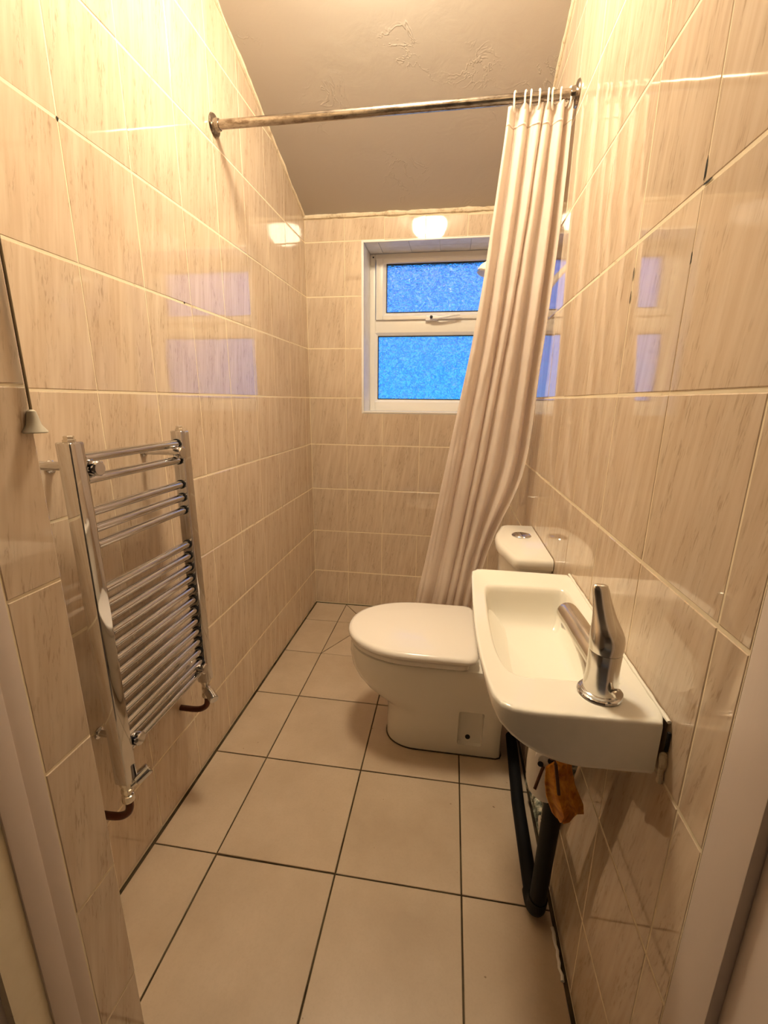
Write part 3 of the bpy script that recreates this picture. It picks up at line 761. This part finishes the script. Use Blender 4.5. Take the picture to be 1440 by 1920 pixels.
# ------------------------------------------------------------------ tap
tp = empty('mixer_tap'); T0 = Vector((.226, .577, ZR - .0012))
lathe('base_ring', [(.0290, 0), (.0300, .002), (.0290, .004), (.0262, .005), (.0260, .008), (.0240, .009)], m_chrome, tp, T0, n=36)
def axp(z): return T0 + Vector((0, .0, z))
ang = [2 * math.pi * k / 32 for k in range(32)]
loft('body', [[axp(z) + Vector((math.cos(a) * r, math.sin(a) * r * 1.03, 0)) for a in ang] for z, r in ((.006, .0238), (.012, .0230), (.03, .0216), (.05, .0212), (.066, .0216), (.0685, .0210))], m_chrome_worn, tp)
sp = smooth_path([T0 + Vector((0, .002, .042)), T0 + Vector((-.004, .030, .046)), T0 + Vector((-.008, .070, .049)), T0 + Vector((-.011, .110, .0505)), T0 + Vector((-.013, .138, .0505)), T0 + Vector((-.0135, .148, .0495)), T0 + Vector((-.0137, .1535, .0485))], 6)
nr = len(sp); spt = tube('spout', sp, [.0180 * (1 if i < nr - 10 else math.sqrt(max(.04, 1 - ((i - nr + 10) / 9.6) ** 2))) for i in range(nr)], m_chrome_worn, tp, n=26)
nk = smooth_path([T0 + Vector((0, .002, .010)), T0 + Vector((-.001, .010, .020)), T0 + Vector((-.004, .030, .034)), T0 + Vector((-.007, .055, .042)), T0 + Vector((-.010, .085, .047))], 5)
tube('spout_neck', nk, [.0205 - .005 * i / (len(nk) - 1) for i in range(len(nk))], m_chrome_worn, spt, n=24)
lathe('aerator', [(.0120, 0), (.0125, -.004), (.0115, -.008)], m_chrome, tp, T0 + Vector((-.0125, .134, .036)), n=20)
lathe('lever_gap', [(.0206, 0), (.0206, .0012)], m_gasket_shade, tp, T0 + Vector((0, 0, .0684)), n=32)
# lever: domed cap rising into a flat tapering paddle
lv = []
for (z, dy, dx, rx, ry) in ((.0694, 0, 0, .0215, .0222), (.074, 0, 0, .0222, .0230), (.084, .000, 0, .0226, .0234), (.092, .001, -.0005, .0220, .0226), (.099, .004, -.001, .0202, .0200), (.106, .008, -.002, .0178, .0165), (.114, .013, -.003, .0156, .0125), (.124, .019, -.004, .0138, .0092), (.135, .026, -.005, .0124, .0070), (.145, .031, -.006, .0114, .0058), (.150, .033, -.0062, .0098, .0046), (.1515, .0335, -.0063, .0065, .003)):
    c = T0 + Vector((dx, dy, z)); lv.append([c + Vector((math.cos(a) * rx, math.sin(a) * ry, 0)) for a in ang])
loft('lever', lv, m_chrome_worn, tp, sm=50)
kb = T0 + Vector((.008, -.0195, .018))
tube('waste_rod_knob', [kb, kb + Vector((.004, -.010, .003)), kb + Vector((.005, -.013, .004))], [.004, .0075, .006], m_chrome_worn, tp, n=16)
rebase(tp, T0); tag(tp, 'limescaled chrome lever mixer tap on the wash basin', 'tap')

# ------------------------------------------------------------------ under the basin: trap, pipes, cloth
tpx, tpy = .206, .705
trap = empty('bottle_trap')
lathe('trap_body', [(.010, .475), (.022, .479), (.031, .490), (.036, .510), (.037, .545), (.035, .590), (.031, .615), (.020, .622), (.018, .655)], m_white, trap, (tpx, tpy, 0), n=32)
tube('clamp_arm', [(tpx - .004, tpy - .030, .590), (.190, .655, .606)], .010, m_white, trap, n=16)
lathe('clamp_nut', [(.019, 0), (.019, .012), (.014, .016)], m_white, trap, (.190, .658, .604), (-.25, -1, .1), 20)
lathe('nut_hole', [(.0048, 0), (.0048, .0015)], m_dark, trap, (.176, .6415, .602), (-.25, -1, .1), 12)
lathe('nut_hole', [(.0052, 0), (.0052, .0015)], m_dark, trap, (.192, .641, .610), (-.25, -1, .1), 12)
tube('rusty_bolt', [(.181, .641, .598), (.172, .630, .580), (.166, .622, .568)], .0026, m_rust, trap, n=10)
tube('rusty_bolt', [(.191, .642, .615), (.188, .612, .642), (.1885, .604, .640), (.199, .603, .583)], .0026, m_rust, trap, n=10)
rebase(trap, (tpx, tpy, .475)); tag(trap, 'white plastic waste trap under the wash basin', 'trap')

wp = empty('waste_pipe')
tube('upright', [(.238, .735, .500), (.248, .790, .20), (.2505, .808, .055)], .0185, m_black, wp, n=22)
el = smooth_path([(.2505, .806, .080), (.2505, .812, .045), (.2495, .830, .026), (.2485, .858, .0235)], 6)
tube('elbow', el, .0215, m_black, wp, n=22)
tube('floor_run', [(.2485, .850, .0235), (.250, 1.10, .030), (.262, 1.36, .042)], .0185, m_black, wp, n=22)
rebase(wp, (.25, .81, 0)); tag(wp, 'black plastic waste pipe dropping to the floor beside the right wall', 'pipe')

sp_ = empty('supply_pipes')
tube('pipe', smooth_path([(XR - .001, 1.172, .071), (.2895, 1.160, .071), (.2895, 1.1, .072), (.2895, .93, .085), (.2895, .89, .11), (.2895, .885, .18), (.280, .80, .45), (.27, .72, .62)], 6), .0105, m_paintpipe, sp_, n=12)
tube('pipe', smooth_path([(XR - .001, 1.172, .110), (.289, 1.160, .110), (.289, 1.12, .110), (.288, 1.00, .113), (.287, .95, .15), (.287, .945, .30), (.280, .86, .60)], 6), .0105, m_paintpipe, sp_, n=12)
for (y, z) in ((1.13, .072), (1.05, .111), (.955, .13)):
    boxes('pipe_clip', [(.274, y - .010, z - .013, XR - .001, y + .010, z + .013)], m_white if y < 1 else m_paintpipe, sp_, bevel=.004)
rebase(sp_, (.289, 1.1, .07)); tag(sp_, 'grimy paint spotted supply pipes low on the wall behind the waste pipe', 'pipe')

# folded cloth hanging in front of the trap
rows = [(.622, .196, .222, .009), (.600, .184, .226, .012), (.572, .184, .234, .014), (.546, .189, .248, .015), (.528, .196, .251, .014), (.512, .202, .236, .012), (.503, .209, .222, .008)]
rg_ = []
for z, xa, xb, th in rows:
    r1 = []
    for k in range(40):
        a = 2 * math.pi * k / 40
        x = (xa + xb) / 2 + (xb - xa) / 2 * math.cos(a); y = .634 + th * math.sin(a) * (1 + .35 * math.sin(5 * math.cos(a) * 1.6 + z * 20)) + .005 * math.sin(x * 180 + z * 30)
        r1.append(Vector((x, y, z + .0025 * math.sin(x * 120))))
    rg_.append(r1)
ck = loft('hanging_cloth', rg_, m_orange, None, sm=60)
tag(ck, 'orange brown folded cloth hanging under the wash basin', 'cloth')

# sealant smear on the floor joint by the right wall
pth = [Vector((XR - .010 + .004 * noise.noise(Vector((i * .7, 0, 0))), .70 + i * .011, .002)) for i in range(10)]
sm_ = tube('sealant_smear', pth, [.004 * (1 + .7 * noise.noise(Vector((i * 1.3, 5, 0)))) for i in range(10)], m_white, n=8)
tag(sm_, 'white sealant smear on the floor joint beside the right wall', 'sealant')

# small dark mould spots on the wall joints
def stain(parent, basis, P, ru, rv, seed):
    rnd = random.Random(seed); n = 11; V = []
    u, v_, w_ = (Vector(q) for q in basis); P = Vector(P)
    for k in range(n):
        a = 2 * math.pi * k / n; q = rnd.uniform(.55, 1.1)
        V.append(P + u * math.cos(a) * ru * q + v_ * math.sin(a) * rv * q + w_ * .0003)
    V += [p + w_ * .0005 for p in V]
    pyd('mould_spot', V, [list(range(n)), list(range(2 * n - 1, n - 1, -1))] + [[k, (k + 1) % n, n + (k + 1) % n, n + k] for k in range(n)], m_dark, parent)
RB = ((0, -1, 0), (0, 0, 1), (-1, 0, 0)); LB = ((0, 1, 0), (0, 0, 1), (1, 0, 0))
for k, (y, z, a, b) in enumerate(((.681, 1.783, .0018, .010), (.6815, 1.478, .0018, .016), (.672, 1.4605, .010, .0018), (.681, 1.378, .0016, .009), (.881, 1.375, .0014, .012), (.881, 1.41, .0013, .010))):
    stain(wr, RB, (XR, y, z), a, b, k)
for k, (y, z, a, b) in enumerate(((.880, 1.709, .003, .005), (1.245, 1.4605, .0035, .003))):
    stain(wl, LB, (XL, y, z), a, b, 40 + k)
